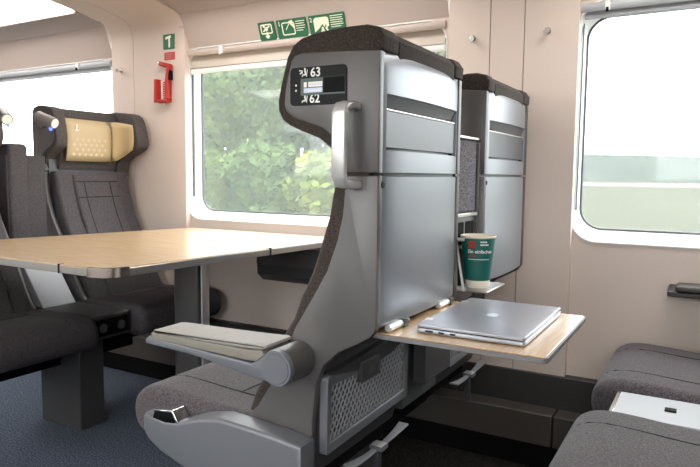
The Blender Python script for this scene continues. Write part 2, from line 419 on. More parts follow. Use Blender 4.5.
yp = YW-RD-.0005
t = thing('hammer_sign', 'small green sign with white hammer on pillar above red label', 'sign', (-2.262, yp, 1.612))
MB().prism(rrect(-.036, .036, -.034, .034, .003, 3), -.003, 0, 'y').build('plate', 'green', t)
o = MB(); seg(o, (.004, .018), (.004, -.027), .010, -.003); seg(o, (-.020, .016), (.014, .023), .011, -.003); o.build('pictogram', 'glyph', t)
t = thing('warning_label', 'small red label on pillar between green sign and hammer', 'sign', (-2.259, yp, 1.546))
MB().prism(rrect(-.034, .034, -.018, .018, .003, 3), -.002, 0, 'y').build('plate', 'redsign', t)
o = MB()
for i in range(3): glyph_bar(o, -.022, .020-.008*i, .007-.009*i, .0085-.009*i, -.002)
o.build('lettering', 'pad', t)
# emergency hammer in its red holder
t = thing('hammer_holder', 'red wall holder with notched white strip that carries the emergency hammer', 'holder', (-2.285, yp, 1.33))
o = MB(); o.prism(rrect(-.040, .036, .0, .108, .005, 3), -.006, 0, 'y', 0)
o.box(-.040, -.024, -.040, -.006, .0, .108, 0); o.box(-.040, .036, -.040, -.006, 0, .012, 0)
o.build('case', ['red'], t, bevel=.002)
o = MB(); o.box(-.022, .002, -.014, -.006, .014, .104, 0)
for i in range(8): o.box(-.006, .010, -.017, -.006, .018+i*.0105, .0235+i*.0105, 1)
o.build('ridged_strip', ['white', 'red'], t, bevel=.0008)
o = MB(); o.rod((.0, -.012, -.004), (.0, -.012, -.012), .006); o.build('seal', 'satin', t)
t = thing('emergency_hammer', 'red emergency hammer with silver tip hanging in its holder', 'hammer', (-2.249, yp-.022, 1.345))
o = MB(); o.tube([(-.006, 0, 0), (-.006, 0, .08), (.004, 0, .13), (.006, 0, .150)], .0125, 10); o.build('handle', 'red', t)
o = MB(); o.rod((.018, 0, .146), (-.052, 0, .166), .0125, .011, 12); o.build('hammer_head', 'red', t)
o = MB(); o.rod((-.052, 0, .166), (-.068, 0, .1705), .009, .004, 10); o.build('metal_tip', 'chrome', t)
o = MB(); o.prism(rrect(.008, .022, .085, .130, .005, 3), -.008, .008, 'y'); o.build('grip_insert', 'black', t)

# ------------------------------------------------------------------ seats
W = .43; HW = W/2
def build_seat(name, label, loc, rotz, s, group, arm=False, rear=False, disp=False, pillow=False, lamp=True, trayopen=False, cush='fabric', backm='leather', sidearm=False, c=-1, pk0=-.205, hm='fabbrown'):
    """local frame: sitter looks along +x, s = sign of the side turned to the aisle (local y)"""
    t = thing(name, label, 'seat', loc, rotz, group)
    HV = HW+.006
    # --- headrest: two fabric wings and a centre pad between them
    big = [(.016, 1.230), (-.004, 1.237), (-.006, 1.262), (.006, 1.279), (.032, 1.286), (.092, 1.286), (.150, 1.281), (.182, 1.274), (.203, 1.262), (.218, 1.238), (.232, 1.19), (.241, 1.153),
           (.240, 1.130), (.229, 1.110), (.210, 1.099), (.186, 1.089), (.137, 1.071), (.112, 1.052), (.102, 1.03), (.092, .98), (.02, .98)]
    small = [(u*(.66 if u > .05 else 1), z) for u, z in big]
    for sg in (1, -1):
        th = .058 if sg == c else .072
        o = MB(); a, b = sorted((sg*HV, sg*(HV-th)))
        o.prism(small if sg == c else big, a, b, 'y', 0, r=.007)
        o.build('headrest_wing', hm, t)
    o = MB()
    cp = [(-.003, 1.225), (-.004, 1.262), (.010, 1.278), (.05, 1.282), (.085, 1.276), (.098, 1.255), (.104, 1.20), (.106, 1.12), (.10, 1.06), (.085, 1.01), (.02, 1.01)]
    va, vb = sorted((-c*(HV-.0745), c*(HV-.0605))); o.prism(cp, va, vb, 'y', 0, r=.004)
    o.build('headrest', [hm, 'seamdark'], t)
    # --- grey wing cheeks and side panels
    cheek = [(.0, 1.234), (.09, 1.240), (.180, 1.243), (.196, 1.238), (.203, 1.228), (.211, 1.202), (.218, 1.172), (.221, 1.142), (.216, 1.128), (.200, 1.116), (.186, 1.110),
             (.130, 1.093), (.102, 1.075), (.088, 1.050), (.083, 1.0035), (0, 1.0035)]
    lower = [(0, .9975), (.074, .9975), (.074, .975), (.079, .918), (.091, .867), (.115, .803), (.152, .741), (.192, .678), (.208, .644), (.253, .548), (.295, .484), (.349, .430),
             (.349, .37), (.15, .37), (.148, .481), (.138, .565), (.121, .605), (.085, .638), (.040, .662), (.012, .679), (0, .697)]
    for sg in (1, -1):
        a, b = sorted((sg*(HV+.004), sg*(HV-.016)))
        o = MB(); o.prism([(u*(.66 if u > .05 and z > 1.04 else 1), z) for u, z in cheek] if sg == c else cheek, a, b, 'y', 0, r=.003, n=2); o.build('wing_cheek', 'side', t)
        o = MB(); o.prism(lower, a, b, 'y', 0, r=.004, n=2); o.build('side_panel', 'side', t)
    # --- backrest and seat cushions
    o = MB()
    bp = [(.03, 1.0), (.112, 1.0), (.122, .96), (.130, .916), (.140, .885), (.154, .84), (.169, .797), (.182, .77), (.199, .740), (.219, .688), (.245, .647), (.259, .622), (.292, .56), (.326, .50), (.345, .452), (.22, .44), (.165, .62)]
    o.prism(bp, -HW+.016, HW-.016, 'y', 0, r=.016)
    cpn = [(.05, .985), (.124, .985), (.134, .95), (.148, .90), (.164, .85), (.183, .80), (.203, .76), (.220, .72), (.240, .68), (.264, .645), (.288, .60), (.312, .55), (.335, .50), (.352, .455), (.2, .5)]
    o.prism(cpn, -.118, .118, 'y', 0, r=.010)
    def fu(z):
        pr = cpn[1:12]
        for (u0, z0), (u1, z1) in zip(pr[:-1], pr[1:]):
            if z1 <= z <= z0: return u0+(u1-u0)*(z0-z)/(z0-z1)
        return pr[-1][0]
    for vv in (-.070, .070): o.tube([(fu(z)+.0005, vv, z) for z in [.95-.03*i for i in range(16)]], .0022, 5, 1)
    for z in (.955, .885): o.tube([(fu(z)+.0005, v, z) for v in (-.112, 0, .112)], .0022, 5, 1)
    o.build('backrest', [backm, 'seamdark'], t)
    o = MB()
    CW = .238
    sp = [(.16, .36), (.16, .462), (.30, .460), (.45, .465), (.57, .474), (.625, .473), (.660, .462), (.684, .438), (.690, .405), (.684, .372), (.66, .345), (.58, .338)]
    o.prism(smoothpoly(sp, 1), -CW, CW, 'y', 0, r=.034, n=6)
    for vv in (-.125, .125): o.tube([(.25, vv, .4610), (.36, vv, .4622), (.45, vv, .4652), (.54, vv, .4710), (.60, vv, .4730), (.640, vv, .468), (.664, vv, .456)], .0022, 5, 1)
    o.tube([(.42, v, .4642) for v in (-.122, 0, .122)], .002, 5, 1)
    o.build('seat_cushion', [cush, 'seamdark'], t)
    o = MB(); o.prism([(.20, .34), (.60, .338), (.56, .318), (.40, .300), (.20, .29)], -.215, .215, 'y', r=.01); o.build('seat_pan', 'blackmatt', t)
    # --- rear shell
    o = MB()
    pu = lambda v: -.010*(1-(v/HW)**2) + .007*max(0, (abs(v)-.165)/.05)**2
    vs_ = [-HW, -.208, -.2, -.192, -.1905, -.16, -.12, -.08, -.04, 0, .04, .08, .12, .16, .1905, .192, .2, .208, HW]
    zs = [.693, .698, .80, .90, .985, .9955, .9965, 1.003, 1.004, 1.030, 1.047, 1.0485, 1.085, 1.124, 1.155, 1.1565, 1.18, 1.205, 1.222, 1.231, 1.2355]
    def dep(v, z):
        d = 0.
        if .9962 < z < 1.0035: d = .008
        if abs(v) <= .191 and 1.048 < z < 1.156: d = .016 if z < 1.125 else .034*(1-(z-1.124)/.034)+.001
        if z > 1.205: d += ((z-1.205)/.0305)**3*.005
        if z < .697: d += .006
        return d
    nv = len(vs_)
    pts = [(pu(v)+dep(v, z), v, z) for z in zs for v in vs_]
    fs = []; mi = []
    for j in range(len(zs)-1):
        for i in range(nv-1):
            f = (j*nv+i, j*nv+i+1, (j+1)*nv+i+1, (j+1)*nv+i); fs.append(f)
            inn = abs(vs_[i]+vs_[i+1])/2 < .1905
            mi.append(1 if (inn and 1.047 < zs[j] < 1.155) or 1 == (abs(zs[j]-.9965) < .0005) else 0)
    n0 = len(o.v); o.v += pts
    for f, m_ in zip(fs, mi): o.f.append(tuple(q+n0 for q in f)); o.mi.append(m_)
    o.box(.022, .075, -HW+.012, HW-.012, .71, 1.222, 1)
    o.box(.004, .05, -HW+.004, HW-.004, 1.2215, 1.2345, 0)
    o.box(.006, .05, -HW+.006, HW-.006, .694, .712, 1)
    o.build('back_shell', ['shell', 'recess'], t, smooth=30)
    o = MB(); o.box(.004, .0145, -.188, .188, 1.053, 1.1255, 0); o.box(.0025, .010, -.188, .188, 1.1255, 1.129, 1); o.box(.008, .018, -.19, -.178, 1.049, 1.06, 2); o.box(.008, .018, .178, .19, 1.049, 1.06, 2)  # bright strip draws the highlight along the flap's top edge
    o.build('literature_flap', ['pouch', 'satin', 'black'], t, bevel=.0012)
    o = MB(); o.prism(ring(12, .0065, HW*s*.95 if s > 0 else -HW*.95, .980), -.001, .012, 'x', 0); o.build('latch', 'black', t)
    # lower dark arch under the shell + net pocket + folding foot bar
    o = MB()
    o.prism([(.012, .698), (.05, .71), (.14, .71), (.19, .62), (.28, .44), (.27, .36), (.165, .345), (.146, .405), (.142, .60), (.120, .622), (.085, .652), (.04, .676)], -HW+.016, HW-.016, 'y', 0, r=.003, n=2)
    o.build('lower_shell', 'arch', t)
    if rear:
        f0 = .140
        top, bot = .575, .415
        q_out = [(pk0, bot-.012), (.200, bot-.004), (.205, top+.020), (.195, top+.022), (pk0+.009, top), (pk0, top-.005)]
        q_in = [(pk0+.017, bot+.010), (.184, bot+.018), (.190, top-.006), (.10, top-.026), (0, top-.034), (pk0+.025, top-.026)]
        o = MB(); n = len(q_out)
        for k2, (A, B, ua, ub) in enumerate([(q_out, q_in, f0-.018, f0-.014)]):
            o.add([(ua, -s*p[0], p[1]) for p in A] + [(ub, p[0]*s*-1, p[1]) for p in B] + [(f0+.002, p[0]*s*-1, p[1]) for p in A] + [(f0+.002, p[0]*s*-1, p[1]) for p in B],
                  [(i, (i+1) % n, n+(i+1) % n, n+i) for i in range(n)] + [(i, (i+1) % n, 2*n+(i+1) % n, 2*n+i) for i in range(n)] + [(n+i, n+(i+1) % n, 3*n+(i+1) % n, 3*n+i) for i in range(n)])
        for k2 in (2, 3, n+2, n+3, 2*n+2, 2*n+3): o.mi[k2] = 1
        pk = o.build('pocket_frame', ['cast', 'arch'], t, bevel=.003)
        # net strands, clipped to the opening
        o = MB(); x0, x1, z0, z1 = -.188, -pk0-.017, bot+.004, top-.010
        dx = .0180
        for sl in (1.0, -1.0):
            c = -.5
            while c < .5:
                pts2 = []
                for (px, pz) in ((c, z0), (c+(z1-z0)*sl*.75, z1)): pts2.append((px, pz))
                (ax, az), (bx, bz) = pts2
                t0, t1 = 0., 1.; d = bx-ax
                if d > 0: t0, t1 = max(0, (x0-ax)/d), min(1, (x1-ax)/d)
                else: t0, t1 = max(0, (x1-ax)/d), min(1, (x0-ax)/d)
                if t0 < t1-.02:
                    p = (ax+d*t0, az+(bz-az)*t0); q = (ax+d*t1, az+(bz-az)*t1)
                    o.rod((f0-.006+.001*sl, p[0], p[1]), (f0-.006+.001*sl, q[0], q[1]), .0022, None, 4)
                c += dx
        o.build('pocket_net', 'netgrey', pk)
        o = MB(); o.box(f0-.024, f0-.010, -.025, .065, top-.052, top-.006, 0); o.prism(rrect(.010, .030, top-.036, top-.022, .002, 2), f0-.0255, f0-.024, 'x', 1)
        o.build('pocket_tab', ['post', 'pouch'], pk, bevel=.002)
        o = MB()
        for sg in (1, -1):
            vs = []
            for k2 in range(7):
                q = k2/6; y = sg*(.018+.125*q); w = .007+.007*q**1.5; z = .348+.010*q**2
                vs += [(.105-w, y, z-.002), (.105+w, y, z-.002), (.105+w, y, z+.003), (.105-w, y, z+.003)]
            fs = [(k2*4+i, k2*4+(i+1) % 4, k2*4+4+(i+1) % 4, k2*4+4+i) for k2 in range(6) for i in range(4)] + [(3, 2, 1, 0), (24, 25, 26, 27)]
            o.add(vs, fs)
        fb = o.build('foot_bar', 'netgrey', t, bevel=.0015)
        o = MB(); o.box(.087, .121, -.017, .017, .346, .356, 0)
        for i in range(6): o.box(.089, .119, -.015+i*.0053, -.0122+i*.0053, .356, .3585, 1)
        o.build('ribbed_clamp', ['cast', 'satin'], fb, bevel=.001)
        o = MB(); o.box(.100, .116, -.010, .010, .26, .346); o.build('foot_bar_stem', 'arch', fb, bevel=.003)
    # --- reading lamp on the inner side
    if lamp:
        v0 = c*(HV+.004)
        o = MB(); a = c
        o.rod((.075, v0+a*.026, 1.236), (.088, v0+a*.028, 1.231), .018, .027, 18); o.rod((.088, v0+a*.028, 1.231), (.165, v0+a*.006, 1.203), .027, .024, 18)
        o.rod((.06, v0-a*.004, 1.20), (.11, v0+a*.022, 1.215), .016, .018, 14)
        lp = o.build('reading_lamp', 'lamp', t, smooth=50)
        o = MB(); o.rod((.1645, v0+a*.006, 1.2032), (.168, v0+a*.0052, 1.2020), .020, .019, 16); o.build('lamp_lens', 'bulb', lp)
        o = MB(); o.rod((.150, v0+a*.016, 1.183), (.156, v0+a*.018, 1.175), .0065, .0055, 10); o.build('blue_light', 'led', lp)
    if pillow:
        o = MB()
        def sheet(path, z0f, z1f, m, dome):
            n = len(path); rows = 7; vs = []
            for j in range(rows):
                q = j/(rows-1)
                for i, (u, v) in enumerate(path):
                    e = math.sin(math.pi*min(max(q, .0), 1.))**.5*dome
                    vs.append((u+e, v, z0f(i/(n-1))+(z1f(i/(n-1))-z0f(i/(n-1)))*q))
            fs = [(j*n+i, j*n+i+1, (j+1)*n+i+1, (j+1)*n+i) for j in range(rows-1) for i in range(n-1)]
            o.add(vs, fs, m)
        PL = [(.118, -.150), (.122, -.146), (.124, -.12), (.124, -.06), (.124, 0), (.124, .05), (.125, .088)]
        sheet(PL, lambda q: 1.046, lambda q: 1.236-.004*q, 0, .012)
        PR = [(.125, .088), (.130, .106), (.145, .124), (.165, .133), (.190, .138), (.218, .141)]
        sheet(PR, lambda q: 1.046+.06*q**1.5, lambda q: 1.232-.012*q**3, 1, .008)
        ho = o.build('head_pillow', ['cream', 'creamwing'], t, smooth=60)
        md = ho.modifiers.new('thick', 'SOLIDIFY'); md.thickness = .012; md.offset = -1
        o = MB()
        for r in range(4):
            for c in range(6):
                v = -.118+.030*c+.015*(r % 2); z = 1.076+.022*r; e = .1245+math.sin(math.pi*(z-1.046)/.19)**.5*.012
                o.add([(e+.0002, v-.010, z-.002), (e+.0002, v, z-.009), (e+.0002, v+.010, z+.002), (e+.0002, v, z+.009), (e+.0018, v, z)], [(0, 1, 4), (1, 2, 4), (2, 3, 4), (3, 0, 4)])
        o.build('embossing', 'creamlite', ho, smooth=10)
        o = MB(); o.box(.1362, .1378, -.106, -.098, 1.186, 1.210); o.box(.1362, .1378, -.112, -.092, 1.180, 1.187); o.build('pale_mark', 'paper', ho, bevel=.0005)  # small whitish L-shaped mark on the pillow front
    if sidearm:      # slim armrest on the console side with a bright tip
        v = c*(HV+.018)
        o = MB(); o.prism([(.16, .60), (.57, .592), (.585, .602), (.58, .615), (.16, .640)], v-.012, v+.012, 'y', 0, r=.004); ar = o.build('inner_armrest', 'arch', t)
        o = MB(); o.rod((.592, v-.026, .608), (.592, v+.026, .608), .014, None, 14); o.rod((.580, v, .606), (.622, v, .606), .011, .010, 12); o.build('armrest_tip', 'chrome', ar)
    return t, HV

def aisle_side(t, s, HV, num):
    """armrest, frame casting, lever and grab handle on the aisle side"""
    F = HV+.004
    y = lambda d: s*(F+d)
    def yr(a, b): return sorted((y(a), y(b)))
    # frame casting along the seat's side
    cast = [(.588, .430), (.594, .420), (.594, .388), (.580, .368), (.540, .345), (.470, .324), (.36, .300), (.16, .262), (.140, .27), (.139, .446), (.20, .455), (.30, .461), (.36, .463), (.42, .450), (.475, .430), (.52, .424)]
    o = MB(); o.prism(cast, *yr(-.002, .058), 'y', 0, r=.010, n=4); cs = o.build('side_casting', 'cast', t, smooth=50)
    o = MB(); o.prism([(.455, .330), (.40, .312), (.42, .0), (.50, .0)], *yr(.004, .030), 'y', 0, r=.004); o.build('leg', 'cast', cs)
    o = MB(); o.prism([(.568, .410), (.556, .442), (.496, .449), (.482, .427), (.502, .410)], *yr(.022, .056), 'y', 0, r=.004, n=2)
    lv = o.build('recline_lever', 'black', t)
    o = MB(); o.prism([(.560, .441), (.557, .4455), (.495, .4535), (.478, .427), (.484, .424), (.498, .4475)], *yr(.020, .058), 'y', 0); o.build('lever_edge', 'chrome', lv, bevel=.0015)
    # armrest
    o = MB(); hx, hz = .177, .613
    o.prism([(.545, .612), (.545, .622), (.535, .630), (.515, .628), (.24, .614), (.215, .630), (.19, .645), (.15, .635), (.142, .60), (.18, .578), (.24, .586), (.40, .606)], *yr(.004, .088), 'y', 0, r=.004, n=3)
    ar = o.build('armrest', 'cast', t, smooth=45)
    o = MB()
    o.prism([(.522, .626), (.524, .640), (.24, .642), (.212, .645), (.205, .636), (.222, .622), (.24, .6185)], *yr(-.004, .090), 'y', 0, r=.003, n=3)
    o.prism(smoothpoly([(.522, .6405), (.518, .648), (.40, .650), (.24, .655), (.205, .658), (.200, .648), (.24, .6425), (.40, .6402)], 1), *yr(-.006, .088), 'y', 1, r=.005, n=4)
    o.build('arm_pad', ['paddark', 'pad'], ar, smooth=50)
    o = MB(); o.rod((hx, y(0), hz), (hx, y(.080), hz), .038, .038, 40); o.build('hub', 'side', ar, bevel=.004, smooth=40)
    o = MB(); o.rod((hx, y(.080), hz), (hx, y(.089), hz), .0385, .0360, 40); o.rod((hx, y(.089), hz), (hx, y(.0905), hz), .031, .0300, 40); o.build('hub_cap', 'cast', ar, smooth=30)
    # grab handle
    o = MB(); ga = .061
    hp = [(ga-.006, y(-.002), 1.132), (ga-.006, y(.026), 1.132), (ga-.004, y(.040), 1.128), (ga-.002, y(.046), 1.115), (ga-.002, y(.046), 1.06), (ga-.002, y(.046), .995), (ga-.004, y(.040), .983), (ga-.008, y(.026), .980), (ga-.010, y(-.002), .980)]
    vs = []; n = len(hp)
    sec = rrect(-.015, .015, -.008, .008, .005, 3); ns = len(sec)
    for k2, p in enumerate(hp):
        p = Vector(p); d = (Vector(hp[min(k2+1, n-1)]) - Vector(hp[max(k2-1, 0)])).normalized(); a = Vector((1, 0, 0)); a = (a-d*a.dot(d)).normalized(); b = d.cross(a)
        vs += [p+a*q[0]+b*q[1] for q in sec]
    fs = [(k2*ns+i, k2*ns+(i+1) % ns, (k2+1)*ns+(i+1) % ns, (k2+1)*ns+i) for k2 in range(n-1) for i in range(ns)] + [tuple(range(ns)), tuple((n-1)*ns+i for i in range(ns))]
    o.add(vs, fs); o.build('grab_handle', 'satin', t, smooth=50)
    if num:      # seat number display on the wing
        fy = s*F
        def P(a, b, d=0): return (.2035-a, fy+s*d, 1.138+b)      # a along the reading direction, b up
        def plate(o, poly, d0, d1, m=0):
            q = [(.2035-a, 1.138+b) for a, b in poly]; o.prism(q, *sorted((fy+s*d0, fy+s*d1)), 'y', m)
        o = MB(); plate(o, rrect(0, .133, 0, .0755, .009, 4), -.002, .0025); dp = o.build('seat_display', 'display', t)
        o = MB(); plate(o, rrect(.026, .131, .0195, .053, .002, 2), .0025, .0032, 0)
        plate(o, rrect(.080, .130, .0225, .0525, .001, 2), .0032, .0040, 1); plate(o, rrect(.034, .078, .0245, .0335, .001, 2), .0032, .0038, 2)
        plate(o, rrect(.034, .041, .0355, .0455, .001, 2), .0032, .0038, 3); plate(o, rrect(.045, .078, .0355, .0455, .001, 2), .0032, .0038, 3)
        for i in range(5): plate(o, rrect(.048+.006*i, .052+.006*i, .038, .043, .0005, 2), .0038, .0040, 2)
        for i in range(4): plate(o, rrect(.044+.008*i, .050+.008*i, .027, .030, .0005, 2), .0038, .0040, 3)
        o.build('screen', ['lcdg', 'black', 'lcd', 'lcdw'], dp)
        for s_, a0, b0 in (('63', .049, .0560), ('62', .047, .0045)):
            o = MB(); vs, fs = text_tris(s_, .0250); o.add([P(a0+p, b0+q, .0028) for p, q in vs], fs); o.build('seat_number', 'num', dp)
        o = MB()
        def stroke(p, q, w):
            p, q = Vector(p), Vector(q); d = (q-p).normalized(); n_ = Vector((-d.y, d.x))*w/2
            plate(o, [tuple(p+n_), tuple(p-n_), tuple(q-n_), tuple(q+n_)], .0025, .0031)
        for bz, two in ((.0565, True), (.0050, False)):
            stroke((.036, bz+.013), (.038, bz+.004), .0035); stroke((.038, bz+.004), (.031, bz+.004), .003); stroke((.031, bz+.004), (.029, bz), .002); plate(o, ring(8, .0022, .036, bz+.0155), .0025, .0031)
            stroke((.040, bz), (.042, bz+.014), .0015)
            if two: stroke((.022, bz+.013), (.030, bz+.012), .002); stroke((.030, bz+.012), (.029, bz+.006), .002); stroke((.024, bz+.006), (.028, bz+.010), .002)
        for bz in (.0405, .030): plate(o, ring(10, .0022, .0145, bz), .0025, .0031)
        o.build('pictogram', 'num', dp)

XA, XB, XC = -.56, -2.62, .432      # back planes of the three pairs
gr = 'train seats'
near, HV = build_seat('train_seat', 'grey train seat turned away with seat display 63 62, grab handle and open tray', (XA, 1.308, 0), math.pi, 1, gr, rear=True, backm='fabbrown')
aisle_side(near, 1, HV, True)
far, _ = build_seat('train_seat', 'grey train seat turned away, between the cup holder and the window wall', (XA, 1.955, 0), math.pi, 1, gr, rear=True, sidearm=True, c=1, pk0=-.135)
build_seat('train_seat', 'dark seat with cream head pillow beside the leftmost window, facing the table', (XB, 1.972, 0), 0, -1, gr, pillow=True, cush='leather', hm='fabgrey')
build_seat('train_seat', 'dark seat cut off at the left edge, next to the pale pillow seat', (XB, 1.30, 0), 0, -1, gr, cush='leather', c=1, hm='fabgrey')
build_seat('train_seat', 'charcoal seat cushion against the wall at right, under the rightmost window', (XC, 1.972, 0), math.pi, 1, gr, c=1)
build_seat('train_seat', 'charcoal seat cushion nearest the camera in the bottom right corner', (XC, 1.290, 0), math.pi, 1, gr)

# open tray table: part of the near seat (local frame of the turned seat: u = XA - x, v = 1.308 - y)
def loc(x, y): return (XA-x, 1.308-y)
o = MB()
tr = [loc(*p) for p in rrect(-.585, -.236, 1.105, 1.500, .012, 4)]
o.prism(tr, .673, .6825, 'z', 1); o.prism(inset(tr if area(tr) > 0 else tr[::-1], .003), .6825, .6845, 'z', 0)
ty = o.build('tray_table', ['woodx', 'edgedark'], near, bevel=.0015)
for yc in (1.160, 1.425):
    o = MB(); u, v = loc(-.551, yc)
    o.rod((u, v-.020, .693), (u, v+.042, .693), .0078, None, 16, 0); o.box(u-.010, u+.016, v-.034, v-.016, .6845, .702, 1)
    o.rod((u, v-.052, .693), (u, v-.034, .693), .006, None, 14, 1)
    o.build('hinge', ['satin', 'arch'], ty, bevel=.0015)

# centre consoles
def console(label, XP, sgn, y0, y1, rear, topm, uf):
    """sgn +1: sitter looks along +x"""
    U = lambda u: XP + sgn*u
    org = (XP, (y0+y1)/2, 0)
    t = thing('centre_console', label, 'console', org, 0, 'consoles between paired seats')
    def bx(u0, u1, ya, yb, z0, z1): a, b = sorted((U(u0), U(u1))); return a, b, ya, yb, z0, z1
    o = MB(); o.box(*bx(.16, uf-.005, y0, y1, .36, .440)); o.build('body', 'arch', t, org, bevel=.006)
    o = MB(); o.box(*bx(.16, uf-.010, y0, y1, .440, .452)); o.build('top_plate', topm, t, org, bevel=.003)
    o = MB(); o.box(*bx(uf-.012, uf-.003, y0+.002, y1-.002, .442, .4525)); o.build('front_edge', 'chrome', t, org, bevel=.001)
    o = MB(); o.box(*bx(uf-.005, uf, y0+.012, y1-.012, .372, .436)); sk = o.build('socket_panel', 'black', t, org, bevel=.002)
    for yy in (y0+.045, y1-.045): MB().prism(ring(16, .018, yy, .404), *sorted((U(uf), U(uf+.003))), 'x', 0).build('socket', 'recess', sk, org)
    o = MB(); a, b = sorted((U(.20), U(.30)))
    if not rear:
        q = [(U(.14), .452), (U(.31), .452), (U(.20), .60), (U(.14), .62)]
        o.prism(q, y0+.012, y1-.012, 'y', 0, r=.004); o.build('wedge', 'consolewhite', t, org)
    if topm == 'consolewhite':
        o = MB(); o.box(*bx(.48, .505, (y0+y1)/2-.010, (y0+y1)/2+.012, .452, .456)); o.build('button', 'black', t, org, bevel=.001)
    o = MB(); o.box(*bx(.085, .12, y0, y1, .44, (.86 if rear else 1.065))); o.build('spine', 'arch' if rear else 'leather', t, org, bevel=.004)
    if not rear: MB().prism(rrect(*sorted((U(.03), U(.13))), .60, 1.112, .02, 4), y0+.004, min(y1-.006, y0+.092), 'y', r=.015).build('folded_armrest', 'leather', t, org)
    if rear:
        o = MB()
        o.box(*bx(.138, .30, y0-.026, y1+.022, .368, .665)); o.build('rear_panel', 'recess', t, org, bevel=.004)
        o = MB(); o.box(*bx(.1365, .14, y0-.012, y0-.008, .46, .60)); o.build('panel_joint', 'blackmatt', t, org)
        for ya, yb in ((y0-.004, y0+.014), (y1-.012, y1+.010)):
            o = MB(); o.box(*bx(.012, .05, ya, yb, .66, 1.09)); o.build('upright', 'side', t, org, bevel=.003)
        o = MB(); o.box(*bx(.018, .075, y0+.016, y1-.014, .90, 1.096), 0); ar = o.build('folded_armrest', 'speckle', t, org, bevel=.006)
        o = MB(); o.box(*bx(.012, .08, y0+.014, y1-.012, 1.096, 1.104)); o.box(*bx(.012, .08, y0+.014, y1-.012, .889, .90)); o.build('armrest_trim', 'edge', ar, org, bevel=.002)
        o = MB(); o.box(*bx(.02, .05, y0+.014, y1-.012, .66, .89)); o.build('rear_cover', 'side', t, org, bevel=.002)
        o = MB(); ym = (y0+y1)/2
        o.prism(rrect(y0+.026, ym-.007, .815, .876, .006, 3), *sorted((U(.0185), U(.024))), 'x'); o.prism(rrect(ym+.007, y1-.024, .815, .876, .006, 3), *sorted((U(.0185), U(.024))), 'x')
        o.prism(rrect(y0+.022, y1-.02, .705, .805, .006, 3), *sorted((U(.0185), U(.024))), 'x')
        o.build('cup_niche', 'blackmatt', t, org)
        o = MB()
        o.box(*bx(-.074, .018, y0+.018, y1-.018, .700, .706)); ho = o.build('cup_holder', 'edge', t, org, bevel=.002)
        o = MB(); o.rod((U(.012), y0+.014, .835), (U(-.012), y0+.014, .702), .0035, None, 10); o.rod((U(.012), y0+.014, .835), (U(.010), y0+.014, .70), .005, None, 10)
        o.rod((U(.014), y0+.014, .835), (U(-.010), y0+.014, .836), .005, None, 10); o.rod((U(.008), y0+.016, .708), (U(-.016), y0+.016, .708), .006, None, 10)
        o.build('bracket', 'satin', ho, org)
    return t
console('grey console with cup holder between the two seats turned away', XA, -1, 1.535, 1.728, True, 'recess', .36)
console('dark console with power sockets between the two seats at left', XB, 1, 1.548, 1.722, False, 'recess', .625)
console('pale console with small black button between the two seat cushions at right', XC, -1, 1.545, 1.722, False, 'consolewhite', .622)
# pedestals under the pairs
def pedestal(label, XP, sgn, y):
    U = lambda u: XP + sgn*u
    org = (U(.42), y, 0); t = thing('seat_pedestal', label, 'pedestal', org, 0, 'seat pedestals')
    a, b = sorted((U(.31), U(.55)))
    MB().box(a, b, y-.056, y+.056, 0, .36).build('column', 'arch', t, org, bevel=.004)
    a, b = sorted((U(.24), U(.44)))
    MB().box(a, b, y-.30, y+.30, .245, .283).build('cross_beam', 'blackmatt', t, org, bevel=.004)
pedestal('dark box pedestal on the blue carpet under the left seats', XB, 1, 1.595)
pedestal('dark pedestal hidden in shadow under the seats turned away', XA, -1, 1.63)
pedestal('dark pedestal under the two seat cushions at right', XC, -1, 1.63)

# ------------------------------------------------------------------ table
org = (-1.71, 1.75, 0)
t = thing('folding_table', 'wide wood-topped table with metal edge and folding leaves below the window', 'table', org)
TP = [(-2.38, 1.112), (-1.428, 1.112), (-1.395, 1.122), (-1.374, 1.150), (-1.366, 1.19), (-1.292, 2.06), (-1.305, 2.205), (-2.12, 2.205)]
o = MB(); o.prism(TP, .741, .7435, 'z', 0); top = o.build('tabletop', 'wood', t, org)
o = MB(); o.prism([tuple(p) for p in inset(TP, -.0025)], .719, .741, 'z', 0); o.build('edge_band', 'edge', t, org, bevel=.0015)
o = MB(); o.prism([(-1.445, 1.1065), (-1.427, 1.1070), (-1.391, 1.1175), (-1.3685, 1.148), (-1.3625, 1.178), (-1.372, 1.179), (-1.379, 1.152), (-1.398, 1.126), (-1.430, 1.116), (-1.445, 1.116)], .7185, .7445, 'z'); o.build('corner_cap', 'chrome', t, org, smooth=60)
o = MB()
o.box(-1.535, -1.318, 1.7445, 1.7470, .7433, .7440); o.box(-1.326, -1.3135, 1.7425, 1.749, .718, .7443)
o.box(-1.536, -1.5335, 1.745, 2.03, .7433, .7440)
MB().box(-1.5685, -1.5655, 1.1065, 1.125, .718, .7443).build('edge_joint', 'seamdark', t, org)
o.build('leaf_joint', 'seamdark', t, org)
o = MB(); o.prism(rrect(-1.770, -1.645, 1.735, 1.795, .012, 4), .0, .719, 'z'); o.prism(rrect(-1.640, -1.632, 1.745, 1.785, .003, 2), .0, .719, 'z', 1); o.build('column', ['post', 'satin'], t, org)
o = MB(); o.prism(rrect(-2.0, -1.46, 1.55, 2.16, .02, 3), .700, .719, 'z'); o.build('support_plate', 'arch', t, org)

